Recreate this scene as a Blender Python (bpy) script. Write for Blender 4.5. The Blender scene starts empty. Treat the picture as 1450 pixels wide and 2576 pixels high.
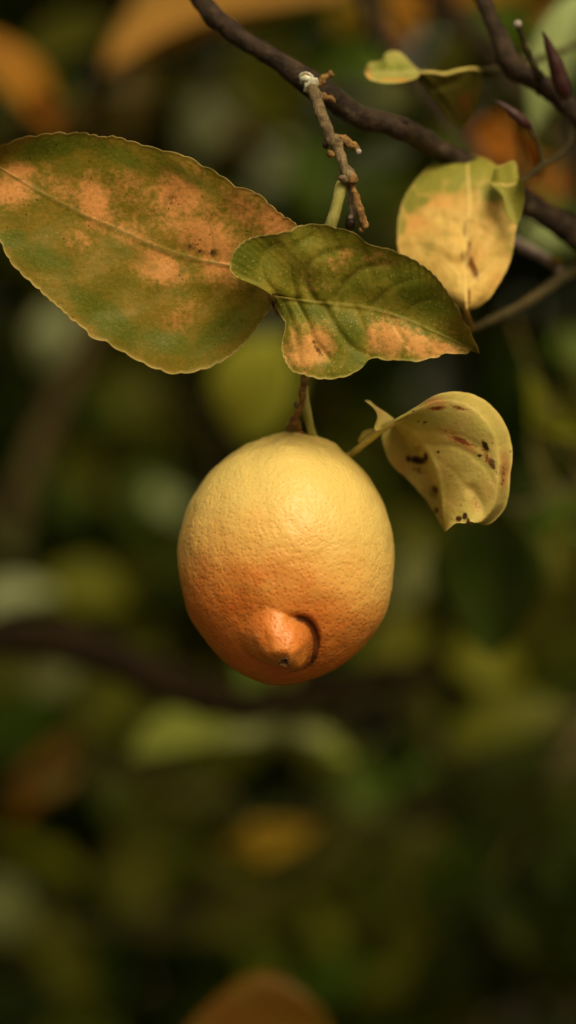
import bpy, math, random
import numpy as np
from mathutils import Vector, Matrix, noise as mnoise

random.seed(7)
rng = np.random.default_rng(7)
SC = bpy.context.scene
COL = SC.collection

# ---------------------------------------------------------------- camera
CAM_H, FOCUS = 1.5, 0.90            # lens height and distance to the fruit, metres
FRAME_W = 0.175                     # width of the view at the fruit, metres
K = FRAME_W / 1450.0
cam_d = bpy.data.cameras.new('camera')
cam = bpy.data.objects.new('camera', cam_d)
COL.objects.link(cam)
SC.camera = cam
cam.location = (0, -FOCUS, CAM_H)
cam.rotation_euler = (math.radians(90), 0, 0)
cam_d.sensor_fit = 'VERTICAL'
cam_d.sensor_height = 36.0
FRAME_H = FRAME_W * 16 / 9
cam_d.lens = 18.0 / (FRAME_H / 2 / FOCUS)
cam_d.clip_start, cam_d.clip_end = 0.02, 500
cam_d.dof.use_dof = True
cam_d.dof.focus_distance = FOCUS + 0.004
cam_d.dof.aperture_fstop = cam_d.lens / 29.0
cam_d.dof.aperture_blades = 0

# ---------------------------------------------------------------- light
SUN_DIR = Vector((0.34, -0.80, 0.92)).normalized()
ELEV = math.asin(SUN_DIR.z)
world = bpy.data.worlds.new('World')
SC.world = world
world.use_nodes = True
wn = world.node_tree.nodes
sky = wn.new('ShaderNodeTexSky')
sky.sky_type = 'NISHITA'
sky.sun_disc = False
sky.sun_elevation = ELEV
sky.sun_rotation = math.atan2(SUN_DIR.x, SUN_DIR.y)
sky.dust_density = 6.0
sky.ozone_density = 0.3
sky.air_density = 1.0
# a thin warm overcast veils the sky evenly
veil = wn.new('ShaderNodeMix')
veil.data_type = 'RGBA'
veil.blend_type = 'MULTIPLY'
veil.inputs[0].default_value = 1.0
veil.inputs[7].default_value = (1.0, 0.86, 0.46, 1)
world.node_tree.links.new(sky.outputs[0], veil.inputs[6])
world.node_tree.links.new(veil.outputs[2], wn['Background'].inputs[0])
wn['Background'].inputs[1].default_value = 0.06
sun_d = bpy.data.lights.new('sun', 'SUN')
sun_d.energy = 1.5
sun_d.angle = math.radians(32)
sun_d.color = (1.0, 0.87, 0.64)
sun = bpy.data.objects.new('sun', sun_d)
sun.rotation_euler = SUN_DIR.to_track_quat('Z', 'Y').to_euler()
sun.location = (-1, -2, 4)
COL.objects.link(sun)
vs = SC.view_settings
vs.view_transform = 'Standard'
vs.look = 'None'
vs.gamma = 1.0
vs.use_curve_mapping = False
vs.exposure = 0.75
SC.render.engine = 'CYCLES'
SC.cycles.use_denoising = True
SC.cycles.max_bounces = 6
SC.cycles.sample_clamp_indirect = 4


# ---------------------------------------------------------------- helpers
def at(u, v, d=0.0):
    """A sight line and a distance behind the fruit become a point in the place."""
    f = K * (FOCUS + d) / FOCUS
    return Vector(((u - 725) * f, d, CAM_H - (v - 1288) * f))


def size(px, d=0.0):
    return px * K * (FOCUS + d) / FOCUS


def link(name, me, mat=None, parent=None):
    o = bpy.data.objects.new(name, me)
    COL.objects.link(o)
    if mat is not None and me is not None and len(me.materials) == 0:
        me.materials.append(mat)
    if parent is not None:
        o.parent = parent
        o.matrix_parent_inverse = parent.matrix_world.inverted()
    return o


def thing(name, label, cat, loc, group=None):
    o = bpy.data.objects.new(name, None)
    COL.objects.link(o)
    o.location = loc
    o.matrix_world = Matrix.Translation(loc)
    o.empty_display_size = 0.01
    o['label'] = label
    o['category'] = cat
    if group:
        o['group'] = group
    return o


def spline(pts, n):
    """Catmull-Rom through pts (rows of any width), n samples evenly by arc length."""
    p = np.asarray(pts, float)
    p = np.vstack([2 * p[0] - p[1], p, 2 * p[-1] - p[-2]])
    out = []
    for i in range(1, len(p) - 2):
        t = np.linspace(0, 1, 16, endpoint=False)[:, None]
        a, b, c, e = p[i - 1], p[i], p[i + 1], p[i + 2]
        out.append(0.5 * ((2 * b) + (-a + c) * t + (2 * a - 5 * b + 4 * c - e) * t ** 2
                          + (-a + 3 * b - 3 * c + e) * t ** 3))
    out.append(p[-2][None])
    q = np.vstack(out)
    s = np.concatenate([[0], np.cumsum(np.linalg.norm(np.diff(q[:, :2], axis=0), axis=1))])
    tt = np.linspace(0, s[-1], n)
    return np.stack([np.interp(tt, s, q[:, k]) for k in range(q.shape[1])], 1)


def ss(x, a, b):
    t = np.clip((x - a) / (b - a), 0, 1)
    return t * t * (3 - 2 * t)


def blob(X, Y, items):
    v = np.zeros_like(X)
    for it in items:
        x, y, rx, ry = it[:4]
        rot = math.radians(it[4]) if len(it) > 4 else 0
        w = it[5] if len(it) > 5 else 1
        c, s = math.cos(rot), math.sin(rot)
        dx, dy = X - x, Y - y
        a, b = (dx * c + dy * s) / rx, (-dx * s + dy * c) / ry
        v = np.maximum(v, w * np.exp(-(a * a + b * b)))
    return v


def line_dist(X, Y, pts):
    """Distance from every (X,Y) to a polyline, and the position along it (0..1)."""
    q = spline(pts, 40)
    best = np.full(X.shape, 1e9)
    al = np.zeros(X.shape)
    for i in range(len(q) - 1):
        a, b = q[i], q[i + 1]
        e = b - a
        t = np.clip(((X - a[0]) * e[0] + (Y - a[1]) * e[1]) / (e @ e + 1e-9), 0, 1)
        dd = np.hypot(X - a[0] - t * e[0], Y - a[1] - t * e[1])
        m = dd < best
        best[m] = dd[m]
        al[m] = ((i + t) / (len(q) - 1))[m]
    return best, al


def fbm(v, sc, octv=3):
    return mnoise.fractal(Vector(v) * sc, 1.0, 2.0, octv)


def tube(path, sides=10, rough=0.06, sc=220, cap=True):
    """Path rows: u, v, d, radius in px.  Returns one closed mesh."""
    path = np.asarray(path, float)
    n = max(8, int(len(path) * 6))
    q = spline(path, n)
    pts = [at(*r[:3]) for r in q]
    rad = [size(max(r[3], .3), r[2]) for r in q]
    vs_, fs = [], []
    ref = Vector((0.3, -1, 0.2)).normalized()
    for i, p in enumerate(pts):
        t = (pts[min(i + 1, n - 1)] - pts[max(i - 1, 0)]).normalized()
        a = t.cross(ref).normalized()
        b = t.cross(a)
        for k in range(sides):
            g = 2 * math.pi * k / sides
            off = a * math.cos(g) + b * math.sin(g)
            r = rad[i] * (1 + rough * 2.2 * fbm(p + off * rad[i], sc))
            vs_.append(p + off * r)
    for i in range(n - 1):
        for k in range(sides):
            k2 = (k + 1) % sides
            fs.append((i * sides + k, i * sides + k2, (i + 1) * sides + k2, (i + 1) * sides + k))
    if cap:
        vs_.append(pts[0] - (pts[1] - pts[0]).normalized() * rad[0] * .5)
        vs_.append(pts[-1] + (pts[-1] - pts[-2]).normalized() * rad[-1] * .6)
        c0, c1 = len(vs_) - 2, len(vs_) - 1
        for k in range(sides):
            k2 = (k + 1) % sides
            fs.append((c0, k2, k))
            fs.append((c1, (n - 1) * sides + k, (n - 1) * sides + k2))
    me = bpy.data.meshes.new('tube')
    me.from_pydata(vs_, [], fs)
    me.polygons.foreach_set('use_smooth', [True] * len(fs))
    return me


def lump(u, v, d, r, sq=(1, 1, 1), rough=0.25, sc=400):
    """A small knobbly bud or knot."""
    c = at(u, v, d)
    R = size(r, d)
    vs_, fs = [], []
    nu, nv = 12, 8
    for j in range(1, nv):
        for i in range(nu):
            th, ph = 2 * math.pi * i / nu, math.pi * j / nv
            e = Vector((math.cos(th) * math.sin(ph) * sq[0], math.sin(th) * math.sin(ph) * sq[1], math.cos(ph) * sq[2]))
            vs_.append(c + e * R * (1 + rough * fbm(c + e * R, sc)))
    for j in range(nv - 2):
        for i in range(nu):
            fs.append((j * nu + i, j * nu + (i + 1) % nu, (j + 1) * nu + (i + 1) % nu, (j + 1) * nu + i))
    vs_ += [c + Vector((0, 0, R * sq[2])), c - Vector((0, 0, R * sq[2]))]
    a, b = len(vs_) - 2, len(vs_) - 1
    for i in range(nu):
        fs.append((a, (i + 1) % nu, i))
        fs.append((b, (nv - 2) * nu + i, (nv - 2) * nu + (i + 1) % nu))
    me = bpy.data.meshes.new('lump')
    me.from_pydata(vs_, [], fs)
    me.polygons.foreach_set('use_smooth', [True] * len(fs))
    return me


def add_attr(me, name, arr):
    a = me.attributes.new(name, 'FLOAT', 'POINT')
    a.data.foreach_set('value', np.ascontiguousarray(arr, dtype=np.float32).ravel())


# ---------------------------------------------------------------- materials
class NT:
    def __init__(self, name):
        self.m = bpy.data.materials.new(name)
        self.m.use_nodes = True
        self.t = self.m.node_tree
        self.n = self.t.nodes
        self.bsdf = self.n['Principled BSDF']
        self.out = self.n['Material Output']

    def node(self, kind, **kw):
        o = self.n.new(kind)
        for k, v in kw.items():
            setattr(o, k, v)
        return o

    def link(self, a, b):
        self.t.links.new(a, b)

    def put(self, sock, v):
        if isinstance(v, bpy.types.NodeSocket):
            self.link(v, sock)
        else:
            sock.default_value = v

    def attr(self, name):
        return self.node('ShaderNodeAttribute', attribute_name=name).outputs['Fac']

    def noise(self, vec, scale, detail=4, rough=.55, col=False):
        o = self.node('ShaderNodeTexNoise')
        self.put(o.inputs['Vector'], vec)
        o.inputs['Scale'].default_value = scale
        o.inputs['Detail'].default_value = detail
        o.inputs['Roughness'].default_value = rough
        return o.outputs['Color' if col else 'Fac']

    def voro(self, vec, scale, feature='F1', rnd=1.0):
        o = self.node('ShaderNodeTexVoronoi', feature=feature)
        self.put(o.inputs['Vector'], vec)
        o.inputs['Scale'].default_value = scale
        o.inputs['Randomness'].default_value = rnd
        return o.outputs['Distance']

    def math(self, op, a, b=0.0, clamp=False):
        o = self.node('ShaderNodeMath', operation=op, use_clamp=clamp)
        self.put(o.inputs[0], a)
        self.put(o.inputs[1], b)
        return o.outputs[0]

    def ramp(self, v, a, b, lo=0.0, hi=1.0):
        o = self.node('ShaderNodeMapRange', interpolation_type='SMOOTHSTEP')
        self.put(o.inputs['Value'], v)
        o.inputs['From Min'].default_value = a
        o.inputs['From Max'].default_value = b
        o.inputs['To Min'].default_value = lo
        o.inputs['To Max'].default_value = hi
        return o.outputs[0]

    def mix(self, f, a, b, blend='MIX'):
        o = self.node('ShaderNodeMix', data_type='RGBA', blend_type=blend)
        self.put(o.inputs[0], f)
        for s, v in ((o.inputs[6], a), (o.inputs[7], b)):
            if isinstance(v, tuple):
                v = (*v[:3], 1.0)
            self.put(s, v)
        return o.outputs[2]

    def bump(self, h, strength, dist):
        o = self.node('ShaderNodeBump')
        o.inputs['Strength'].default_value = strength
        o.inputs['Distance'].default_value = dist
        self.put(o.inputs['Height'], h)
        return o

    def leafy(self, colour, rough=.45, spec=.4, trans=.18, normal=None):
        self.link(colour, self.bsdf.inputs['Base Color'])
        self.put(self.bsdf.inputs['Roughness'], rough)
        self.bsdf.inputs['Specular IOR Level'].default_value = spec
        tr = self.node('ShaderNodeBsdfTranslucent')
        self.link(colour, tr.inputs['Color'])
        if normal is not None:
            self.link(normal, self.bsdf.inputs['Normal'])
        mx = self.node('ShaderNodeMixShader')
        mx.inputs[0].default_value = trans
        self.link(self.bsdf.outputs[0], mx.inputs[1])
        self.link(tr.outputs[0], mx.inputs[2])
        self.link(mx.outputs[0], self.out.inputs['Surface'])
        return self.m


def main_leaf_mat(name, a, b, patch, brown=(.055, .018, .006), green=(.07, .085, .012), vein=(.3, .22, .05),
                  rim=(.55, .42, .15), dots=(.45, .36, .1), dot_w=.5, speck_w=.8, rough=.46, spec=.15, trans=.16):
    t = NT(name)
    uv = t.node('ShaderNodeUVMap').outputs[0]
    n1 = t.noise(uv, 1.6, 6, .62)
    n2 = t.noise(uv, 4.5, 5, .65)
    n3 = t.noise(uv, 22, 3, .6)
    c = t.mix(t.ramp(n1, .36, .64), a, b)
    c = t.mix(t.ramp(n2, .45, .75, 0, .5), c, green)
    # wide ripened patches, ragged by noise
    pw = t.math('ADD', t.attr('patch'), t.math('MULTIPLY', t.math('SUBTRACT', n2, .5), 1.5))
    c = t.mix(t.ramp(pw, .15, .95), c, patch)
    gw = t.math('ADD', t.attr('green'), t.math('MULTIPLY', t.math('SUBTRACT', n2, .5), .8))
    c = t.mix(t.ramp(gw, .3, .85), c, green)
    n4 = t.noise(uv, 9, 6, .72)
    c = t.mix(t.ramp(n4, .38, .54, .32, 0), c, t.mix(.55, c, tuple(x * .5 for x in green)))
    c = t.mix(t.ramp(n4, .50, .68, 0, .3), c, t.mix(.45, c, patch))
    c = t.mix(t.ramp(n3, .35, .7, 0, .16), c, t.mix(.5, c, (.5, .4, .08)))
    # oil glands, pale and tiny
    vo = t.voro(uv, 9.0)
    c = t.mix(t.ramp(vo, .10, .17, dot_w, 0), c, dots)
    # dark freckles
    vf = t.voro(uv, 4.6)
    fr = t.math('MULTIPLY', t.ramp(vf, .07, .16, 1, 0), t.ramp(t.noise(uv, 1.1, 2), .47, .6))
    c = t.mix(t.math('MULTIPLY', fr, speck_w), c, brown)
    bw = t.math('ADD', t.attr('brown'), t.math('MULTIPLY', t.math('SUBTRACT', t.noise(uv, 11, 4, .7), .5), 1.0))
    c = t.mix(t.math('MULTIPLY', t.ramp(bw, .30, .85), t.ramp(t.attr('brown'), .05, .2)), c, brown)
    c = t.mix(t.math('MULTIPLY', t.attr('vein'), .75), c, vein)
    c = t.mix(t.math('MULTIPLY', t.math('MULTIPLY', t.attr('rim'), t.ramp(n1, .35, .6, .35, 1)), .7), c, rim)
    rw = t.math('ADD', t.attr('rust'), t.math('MULTIPLY', t.math('SUBTRACT', t.noise(uv, 14, 5, .7), .5), 1.3))
    c = t.mix(t.math('MULTIPLY', t.ramp(rw, .35, .75), t.ramp(t.attr('rust'), .1, .35)), c, (.20, .055, .015))
    h = t.math('ADD', t.math('MULTIPLY', n3, .5), t.math('MULTIPLY', vo, .5))
    bp = t.bump(h, .35, .0006)
    r = t.ramp(n2, .3, .7, rough - .06, rough + .08)
    return t.leafy(c, r, spec, trans, bp.outputs[0])


def bark_mat(name, a, b, scale=260, bump=.7, rough=.75, lichen=None):
    t = NT(name)
    co = t.node('ShaderNodeTexCoord').outputs['Object']
    n1 = t.noise(co, scale, 6, .65)
    n2 = t.noise(co, scale * 4, 4, .6)
    c = t.mix(t.ramp(n1, .35, .68), a, b)
    c = t.mix(t.ramp(n2, .5, .75, 0, .5), c, tuple(x * .35 for x in a))
    if lichen:
        c = t.mix(t.ramp(t.noise(co, scale * .45, 5, .7), .56, .68, 0, .8), c, lichen)
    t.link(c, t.bsdf.inputs['Base Color'])
    t.bsdf.inputs['Roughness'].default_value = rough
    t.bsdf.inputs['Specular IOR Level'].default_value = .25
    bp = t.bump(t.math('ADD', n1, t.math('MULTIPLY', n2, .5)), bump, .0012)
    t.link(bp.outputs[0], t.bsdf.inputs['Normal'])
    return t.m


def tinted_leaf_mat():
    """Background leaves: the pigment is each leaf's own object colour, blotched and freckled."""
    t = NT('lemon_leaf')
    oi = t.node('ShaderNodeObjectInfo')
    co = t.node('ShaderNodeTexCoord').outputs['Object']
    off = t.node('ShaderNodeVectorMath', operation='ADD')
    t.link(co, off.inputs[0])
    t.link(t.math('MULTIPLY', oi.outputs['Random'], 37.0), off.inputs[1])
    n1 = t.noise(off.outputs[0], 3.2, 5, .6)
    base = oi.outputs['Color']
    c = t.mix(t.ramp(n1, .3, .7, .0, .55), base, t.mix(.55, base, (.10, .10, .012)))
    c = t.mix(t.ramp(t.noise(off.outputs[0], 9, 4, .65), .58, .7, 0, .5), c, (.05, .03, .008))
    return t.leafy(c, .42, .12, .22)


def mass_leaf_mat():
    t = NT('far_leaf')
    c = t.node('ShaderNodeAttribute', attribute_name='tint').outputs['Color']
    return t.leafy(c, .55, .05, .25)


def lemon_mat():
    t = NT('lemon_rind')
    co = t.node('ShaderNodeTexCoord').outputs['Object']
    # part ripeness, part painted shade: oranger towards the blossom end, underside and left
    ripe = t.math('ADD', t.attr('ripe'), t.math('MULTIPLY', t.math('SUBTRACT', t.noise(co, 95, 5, .6), .5), .45))  # ripe holds painted shade as well as ripeness
    warp = t.node('ShaderNodeVectorMath', operation='ADD')
    wn_ = t.node('ShaderNodeVectorMath', operation='SCALE')
    t.link(t.noise(co, 700, 2, .5, col=True), wn_.inputs[0])
    wn_.inputs['Scale'].default_value = .0003
    t.link(co, warp.inputs[0])
    t.link(wn_.outputs[0], warp.inputs[1])
    pit = t.voro(warp.outputs[0], 720)
    pit2 = t.voro(warp.outputs[0], 1500)
    dim = t.ramp(pit, .12, .60)
    ripe_shade = t.math('SUBTRACT', ripe, t.math('MULTIPLY', t.math('SUBTRACT', dim, .5), .07))
    c = t.mix(t.ramp(ripe_shade, .05, .95), (.680, .510, .160), (.72, .345, .078))
    c = t.mix(t.ramp(ripe_shade, .54, 1.10), c, (.54, .125, .014))
    c = t.mix(t.math('MULTIPLY', t.ramp(t.noise(co, 420, 4, .7), .62, .72), .35), c, (.70, .57, .21))
    sp = t.math('MULTIPLY', t.ramp(t.voro(co, 170), .028, .05, 1, 0), t.ramp(t.noise(co, 60, 2), .52, .62))
    c = t.mix(t.math('MULTIPLY', sp, .7), c, (.16, .06, .015))
    sc = t.math('ADD', t.attr('scar'), t.math('MULTIPLY', t.math('SUBTRACT', t.noise(co, 1300, 4, .7), .5), .9))
    c = t.mix(t.math('MULTIPLY', t.ramp(sc, .35, .75), t.ramp(t.attr('scar'), .04, .25)), c, (.05, .014, .004))
    c = t.mix(t.math('MULTIPLY', t.attr('stain'), .5), c, (.20, .05, .008))
    t.link(c, t.bsdf.inputs['Base Color'])
    t.bsdf.inputs['Roughness'].default_value = .41
    t.bsdf.inputs['Specular IOR Level'].default_value = .4
    t.bsdf.inputs['Subsurface Weight'].default_value = .12
    t.bsdf.inputs['Subsurface Radius'].default_value = (1, .5, .1)
    t.bsdf.inputs['Subsurface Scale'].default_value = .003
    h = t.math('ADD', t.ramp(pit, .05, .55), t.math('MULTIPLY', t.ramp(pit2, .1, .6), .15))
    h = t.math('ADD', h, t.math('MULTIPLY', t.noise(co, 260, 3), .3))
    bp = t.bump(h, .20, .0009)
    t.link(bp.outputs[0], t.bsdf.inputs['Normal'])
    return t.m


def plain_mat(name, col, rough=.6, spec=.3, sc=500, var=.5):
    t = NT(name)
    co = t.node('ShaderNodeTexCoord').outputs['Object']
    c = t.mix(t.ramp(t.noise(co, sc, 5, .65), .35, .7), col, tuple(x * var for x in col))
    t.link(c, t.bsdf.inputs['Base Color'])
    t.bsdf.inputs['Roughness'].default_value = rough
    t.bsdf.inputs['Specular IOR Level'].default_value = spec
    return t.m


M_LEAF = tinted_leaf_mat()
M_MASS = mass_leaf_mat()
M_RIND = lemon_mat()
M_BARK = bark_mat('dark_bark', (.016, .009, .005), (.055, .033, .020), 200, 1.0, .7, (.11, .085, .055))
M_SHADED_BARK = bark_mat('shaded_bark', (.010, .006, .003), (.022, .013, .006), 120)  # dark bark copy with the branch's shade put into its colour
M_SHADED_BARK.node_tree.nodes['Principled BSDF'].inputs['Specular IOR Level'].default_value = .06
M_BARK2 = bark_mat('olive_bark', (.030, .024, .007), (.075, .055, .018), 200)
M_TWIG = bark_mat('tan_twig', (.11, .075, .040), (.28, .21, .11), 300, .9, .6, (.10, .065, .055))
M_TWIG_GREEN = bark_mat('green_twig', (.30, .29, .075), (.42, .39, .14), 300, .25, .45)
M_STUB = bark_mat('brown_stub', (.13, .062, .024), (.34, .20, .06), 500, .6, .6)
M_DARKBUD = plain_mat('dark_bud', (.03, .015, .012), .5, .3, 900)
M_LICHEN = plain_mat('pale_lichen', (.66, .66, .54), .8, .2, 700, .45)
M_PALE = plain_mat('pale_scar', (.38, .33, .31), .6, .3, 900, .6)
M_GREYTWIG = bark_mat('grey_twig', (.15, .11, .10), (.26, .20, .18), 260, .4)
M_BROWNSTEM = bark_mat('brown_stem', (.09, .065, .025), (.16, .12, .05), 120, .5)
M_PURPLE = plain_mat('purple_shoot', (.045, .012, .014), .45, .4, 500, .6)
M_PETIOLE = bark_mat('leaf_stalk', (.42, .35, .09), (.52, .43, .13), 260, .2, .5)
M_PETIOLE2 = bark_mat('dark_leaf_stalk', (.10, .09, .02), (.16, .13, .03), 260, .2, .5)

# ---------------------------------------------------------------- setting
gt = NT('soil')
gco = gt.node('ShaderNodeTexCoord').outputs['Object']
gc = gt.mix(gt.ramp(gt.noise(gco, 6, 8, .65), .35, .68), (.035, .025, .012), (.10, .075, .035))
gc = gt.mix(gt.ramp(gt.noise(gco, 22, 5, .7), .55, .7), gc, (.06, .06, .014))
gt.link(gc, gt.bsdf.inputs['Base Color'])
gt.bsdf.inputs['Roughness'].default_value = .95
gme = bpy.data.meshes.new('ground')
gn = 60
gx = np.sign(np.linspace(-1, 1, gn)) * np.abs(np.linspace(-1, 1, gn)) ** 3 * 150
gv = [(x, y, .03 * fbm((x, y, 0), .9) if abs(x) < 20 and abs(y) < 20 else 0) for y in gx for x in gx]
gf = [(j * gn + i, j * gn + i + 1, (j + 1) * gn + i + 1, (j + 1) * gn + i) for j in range(gn - 1) for i in range(gn - 1)]
gme.from_pydata(gv, [], gf)
gme.polygons.foreach_set('use_smooth', [True] * len(gf))
ground = link('ground', gme, gt.m)
ground['kind'] = 'structure'


# ---------------------------------------------------------------- masses of far leaves
PAL = np.array([(.034, .062, .004), (.060, .080, .005), (.085, .095, .006), (.022, .042, .003), (.12, .125, .009),
                (.05, .038, .008), (.16, .165, .014), (.22, .11, .012), (.012, .020, .002)])
PALW = np.array([.22, .24, .20, .12, .07, .06, .02, .01, .06])
PALW = PALW / PALW.sum()


def leaf_mass(name, n, box, seed, lmin=.06, lmax=.11, keep=None):
    r = np.random.default_rng(seed)
    V, F, C = [], [], []
    tmpl = np.array([(0, 0, 0), (.3, .2, .03), (.3, 0, -.02), (.3, -.2, .03), (.68, .17, .02), (.68, 0, -.03), (.68, -.17, .02), (1, 0, -.12)])
    tf = [(0, 2, 1), (0, 3, 2), (1, 2, 5, 4), (2, 3, 6, 5), (4, 5, 7), (5, 6, 7)]
    k = 0
    while k < n:
        p = np.array([r.uniform(*box[0]), r.uniform(*box[1]), r.uniform(*box[2])])
        if keep is not None and not keep(p, r):
            continue
        a = r.normal(size=3) * np.array([1, .8, .45]) + np.array([0, 0, -.45])
        a /= np.linalg.norm(a)
        up = np.array([r.normal() * .5, -.6 + r.normal() * .5, .8])
        w = np.cross(up, a)
        w /= np.linalg.norm(w) + 1e-6
        nn = np.cross(a, w)
        L = r.uniform(lmin, lmax)
        q = tmpl * L
        b = len(V) * 0 + k * 8
        V.append(p + q[:, :1] * a + q[:, 1:2] * w + q[:, 2:3] * nn)
        F += [tuple(b + i for i in f) for f in tf]
        c = PAL[r.choice(len(PAL), p=PALW)] * r.uniform(.65, 1.5)
        C.append(np.tile(np.append(c, 1), (8, 1)))
        k += 1
    me = bpy.data.meshes.new(name)
    me.from_pydata(np.vstack(V).tolist(), [], F)
    at_ = me.attributes.new('tint', 'FLOAT_COLOR', 'POINT')
    at_.data.foreach_set('color', np.vstack(C).astype(np.float32).ravel())
    o = link(name, me, M_MASS)
    o['kind'] = 'stuff'
    o['label'] = 'far blurred mass of dark green and olive lemon foliage'
    return o


leaf_mass('foliage', 42000, ((-1.9, 1.9), (1.15, 3.0), (.05, 3.4)), 3, .07, .125)
c_ = leaf_mass('added_canopy', 3400, ((-1.3, 1.3), (.22, 2.0), (1.95, 2.75)), 5,  # unseen leaf crown added to keep light off the background
               keep=lambda p, r: p[2] > 1.86 + .20 * (p[1] + .05) and r.uniform() < 1.0)
c_['label'] = 'unseen crown of lemon leaves added to shade the branches from above the picture'


# ---------------------------------------------------------------- main leaves
def blade(name, mid, up, lo, depth, mat, parent, nt=150, nsd=44, veins=(), patch=(), green=(), brown=(), rust=(),
          vein_w=4.0, vein_h=.0004, pleat=0.0, scallop=3.0, period=38, thick=.00045, rim=.03, label=None, seed=1,
          rim_w=1.0):
    """A leaf blade with thickness: outline curves up / lo and the midrib, all running base to tip."""
    M, U, L = spline(mid, nt), spline(up, nt), spline(lo, nt)
    r = np.random.default_rng(seed)

    def crenate(E):
        seg = np.concatenate([[0], np.cumsum(np.linalg.norm(np.diff(E, axis=0), axis=1))])
        ph = np.cumsum(np.concatenate([[0], np.diff(seg) / (period * (1 + .35 * np.sin(seg[1:] / 97. + seed) + .2 * np.sin(seg[1:] / 41.)))]))
        a = scallop * (np.abs(np.sin(math.pi * ph)) ** .6 - .8)
        e = E - M
        ln = np.linalg.norm(e, axis=1, keepdims=True)
        fade = np.clip(ln[:, 0] / 60, 0, 1)
        return E + e / np.maximum(ln, 1e-6) * (a * fade)[:, None]

    U, L = crenate(U), crenate(L)
    sv = np.linspace(-1, 1, 2 * nsd + 1)
    sv = np.sign(sv) * (1 - (1 - np.abs(sv)) ** 1.25)       # finer towards the margin
    G = np.zeros((nt, len(sv), 2))
    for j, s in enumerate(sv):
        E = U if s >= 0 else L
        G[:, j] = M + (E - M) * abs(s)
    X, Y = G[..., 0], G[..., 1]
    T = np.linspace(0, 1, nt)[:, None] * np.ones_like(X)
    S = np.ones_like(X) * sv[None]
    D = depth(T, S, X, Y).astype(float)
    V = np.zeros_like(X)
    md = np.minimum(np.abs(S) * np.hypot(*(np.where((S >= 0)[..., None], U[:, None], L[:, None]) - M[:, None]).transpose(2, 0, 1)), 1e3)
    wm = vein_w * 1.5 * (1 - .55 * T)
    V = np.exp(-(md / wm) ** 2)
    D -= .0006 * (1 - .6 * T) * np.exp(-(md / (wm * 1.2)) ** 2)
    for vn in veins:
        pts, w, hgt = vn
        dd, al = line_dist(X, Y, pts)
        f = w * (1 - .5 * al)
        V = np.maximum(V, .8 * (1 - .6 * al) * np.exp(-(dd / f) ** 2))
        D += hgt * (1 - .45 * al) * np.exp(-(dd / (w * 3.2)) ** 2)
    for i in range(0, nt, 1):
        pass
    nz = np.array([[mnoise.noise(Vector((X[i, j] / 90, Y[i, j] / 90, seed))) for j in range(X.shape[1])] for i in range(nt)])
    D += pleat * nz
    edge = 1 - np.abs(S)
    eln = np.hypot(*(np.where((S >= 0)[..., None], U[:, None], L[:, None]) - M[:, None]).transpose(2, 0, 1)) * edge
    R = np.clip(np.exp(-(eln / 4.0) ** 2), 0, 1) * rim_w
    D -= .0003 * np.exp(-(eln / 5.0) ** 2)
    f = K * (FOCUS + D) / FOCUS
    front = np.stack([(X - 725) * f, D, CAM_H - (Y - 1288) * f], -1)
    th = thick * (1 + .6 * np.exp(-(eln / 6.0) ** 2))
    back = front + np.stack([0 * D, th, 0 * D], -1)
    nv = X.size
    w = X.shape[1]
    verts = np.vstack([front.reshape(-1, 3), back.reshape(-1, 3)])
    idx = np.arange(nv).reshape(X.shape)
    a, b, c, e = idx[:-1, :-1].ravel(), idx[1:, :-1].ravel(), idx[1:, 1:].ravel(), idx[:-1, 1:].ravel()
    F = np.vstack([np.stack([a, e, c, b], 1), np.stack([a, b, c, e], 1) + nv])
    ring = list(idx[:, 0]) + list(idx[-1, 1:]) + list(idx[::-1, -1][1:]) + list(idx[0, ::-1][1:-1])
    rf = [(ring[i], ring[(i + 1) % len(ring)], ring[(i + 1) % len(ring)] + nv, ring[i] + nv) for i in range(len(ring))]
    me = bpy.data.meshes.new(name)
    me.from_pydata(verts.tolist(), [], F.tolist() + rf)
    me.polygons.foreach_set('use_smooth', [True] * len(me.polygons))
    uvl = me.uv_layers.new(name='UVMap')
    li = np.zeros(len(me.loops), dtype=np.int32)
    me.loops.foreach_get('vertex_index', li)
    UVv = np.stack([X.ravel(), Y.ravel()], 1) / 100.0
    UVv = np.vstack([UVv, UVv + 31.0])
    uvl.data.foreach_set('uv', UVv[li].astype(np.float32).ravel())
    two = lambda q: np.concatenate([q.ravel(), q.ravel()])
    add_attr(me, 'patch', two(blob(X, Y, patch)))
    add_attr(me, 'green', two(blob(X, Y, green)))
    add_attr(me, 'brown', two(blob(X, Y, brown)))
    add_attr(me, 'rust', two(blob(X, Y, rust)))
    add_attr(me, 'vein', two(V))
    add_attr(me, 'rim', two(R))
    o = link(name, me, mat, parent)
    if label:
        o['label'] = label
    return o


def Z(pts, x0, y0, k):
    return [(x0 + x * k, y0 + y * k) for x, y in pts]


# ---- the dark branch across the top, its fruiting twig and three leaves
branch = thing('fruiting_branch', 'dark brown branch slanting across the top with a tan twig and mottled leaves', 'branch',
               at(770, 215, .035))
link('branch_wood', tube([(430, -110, .05, 22), (500, -10, .045, 22), (548, 48, .042, 26), (600, 90, .04, 24), (665, 132, .038, 25),
                          (725, 172, .036, 27), (775, 206, .035, 33), (830, 240, .036, 31), (900, 288, .038, 30), (960, 306, .040, 27),
                          (1010, 322, .042, 30), (1050, 345, .054, 27), (1120, 385, .064, 28), (1220, 440, .076, 28), (1330, 512, .084, 32),
                          (1400, 555, .088, 34), (1470, 602, .092, 36), (1600, 690, .098, 38)], 20, .12, 150), M_BARK, branch)
link('branch_knot', lump(1012, 304, .040, 15, (1.2, 1, .7)), M_BARK, branch)
link('branch_knot', lump(556, 56, .040, 20, (.9, 1, 1)), M_BARK, branch)
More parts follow.
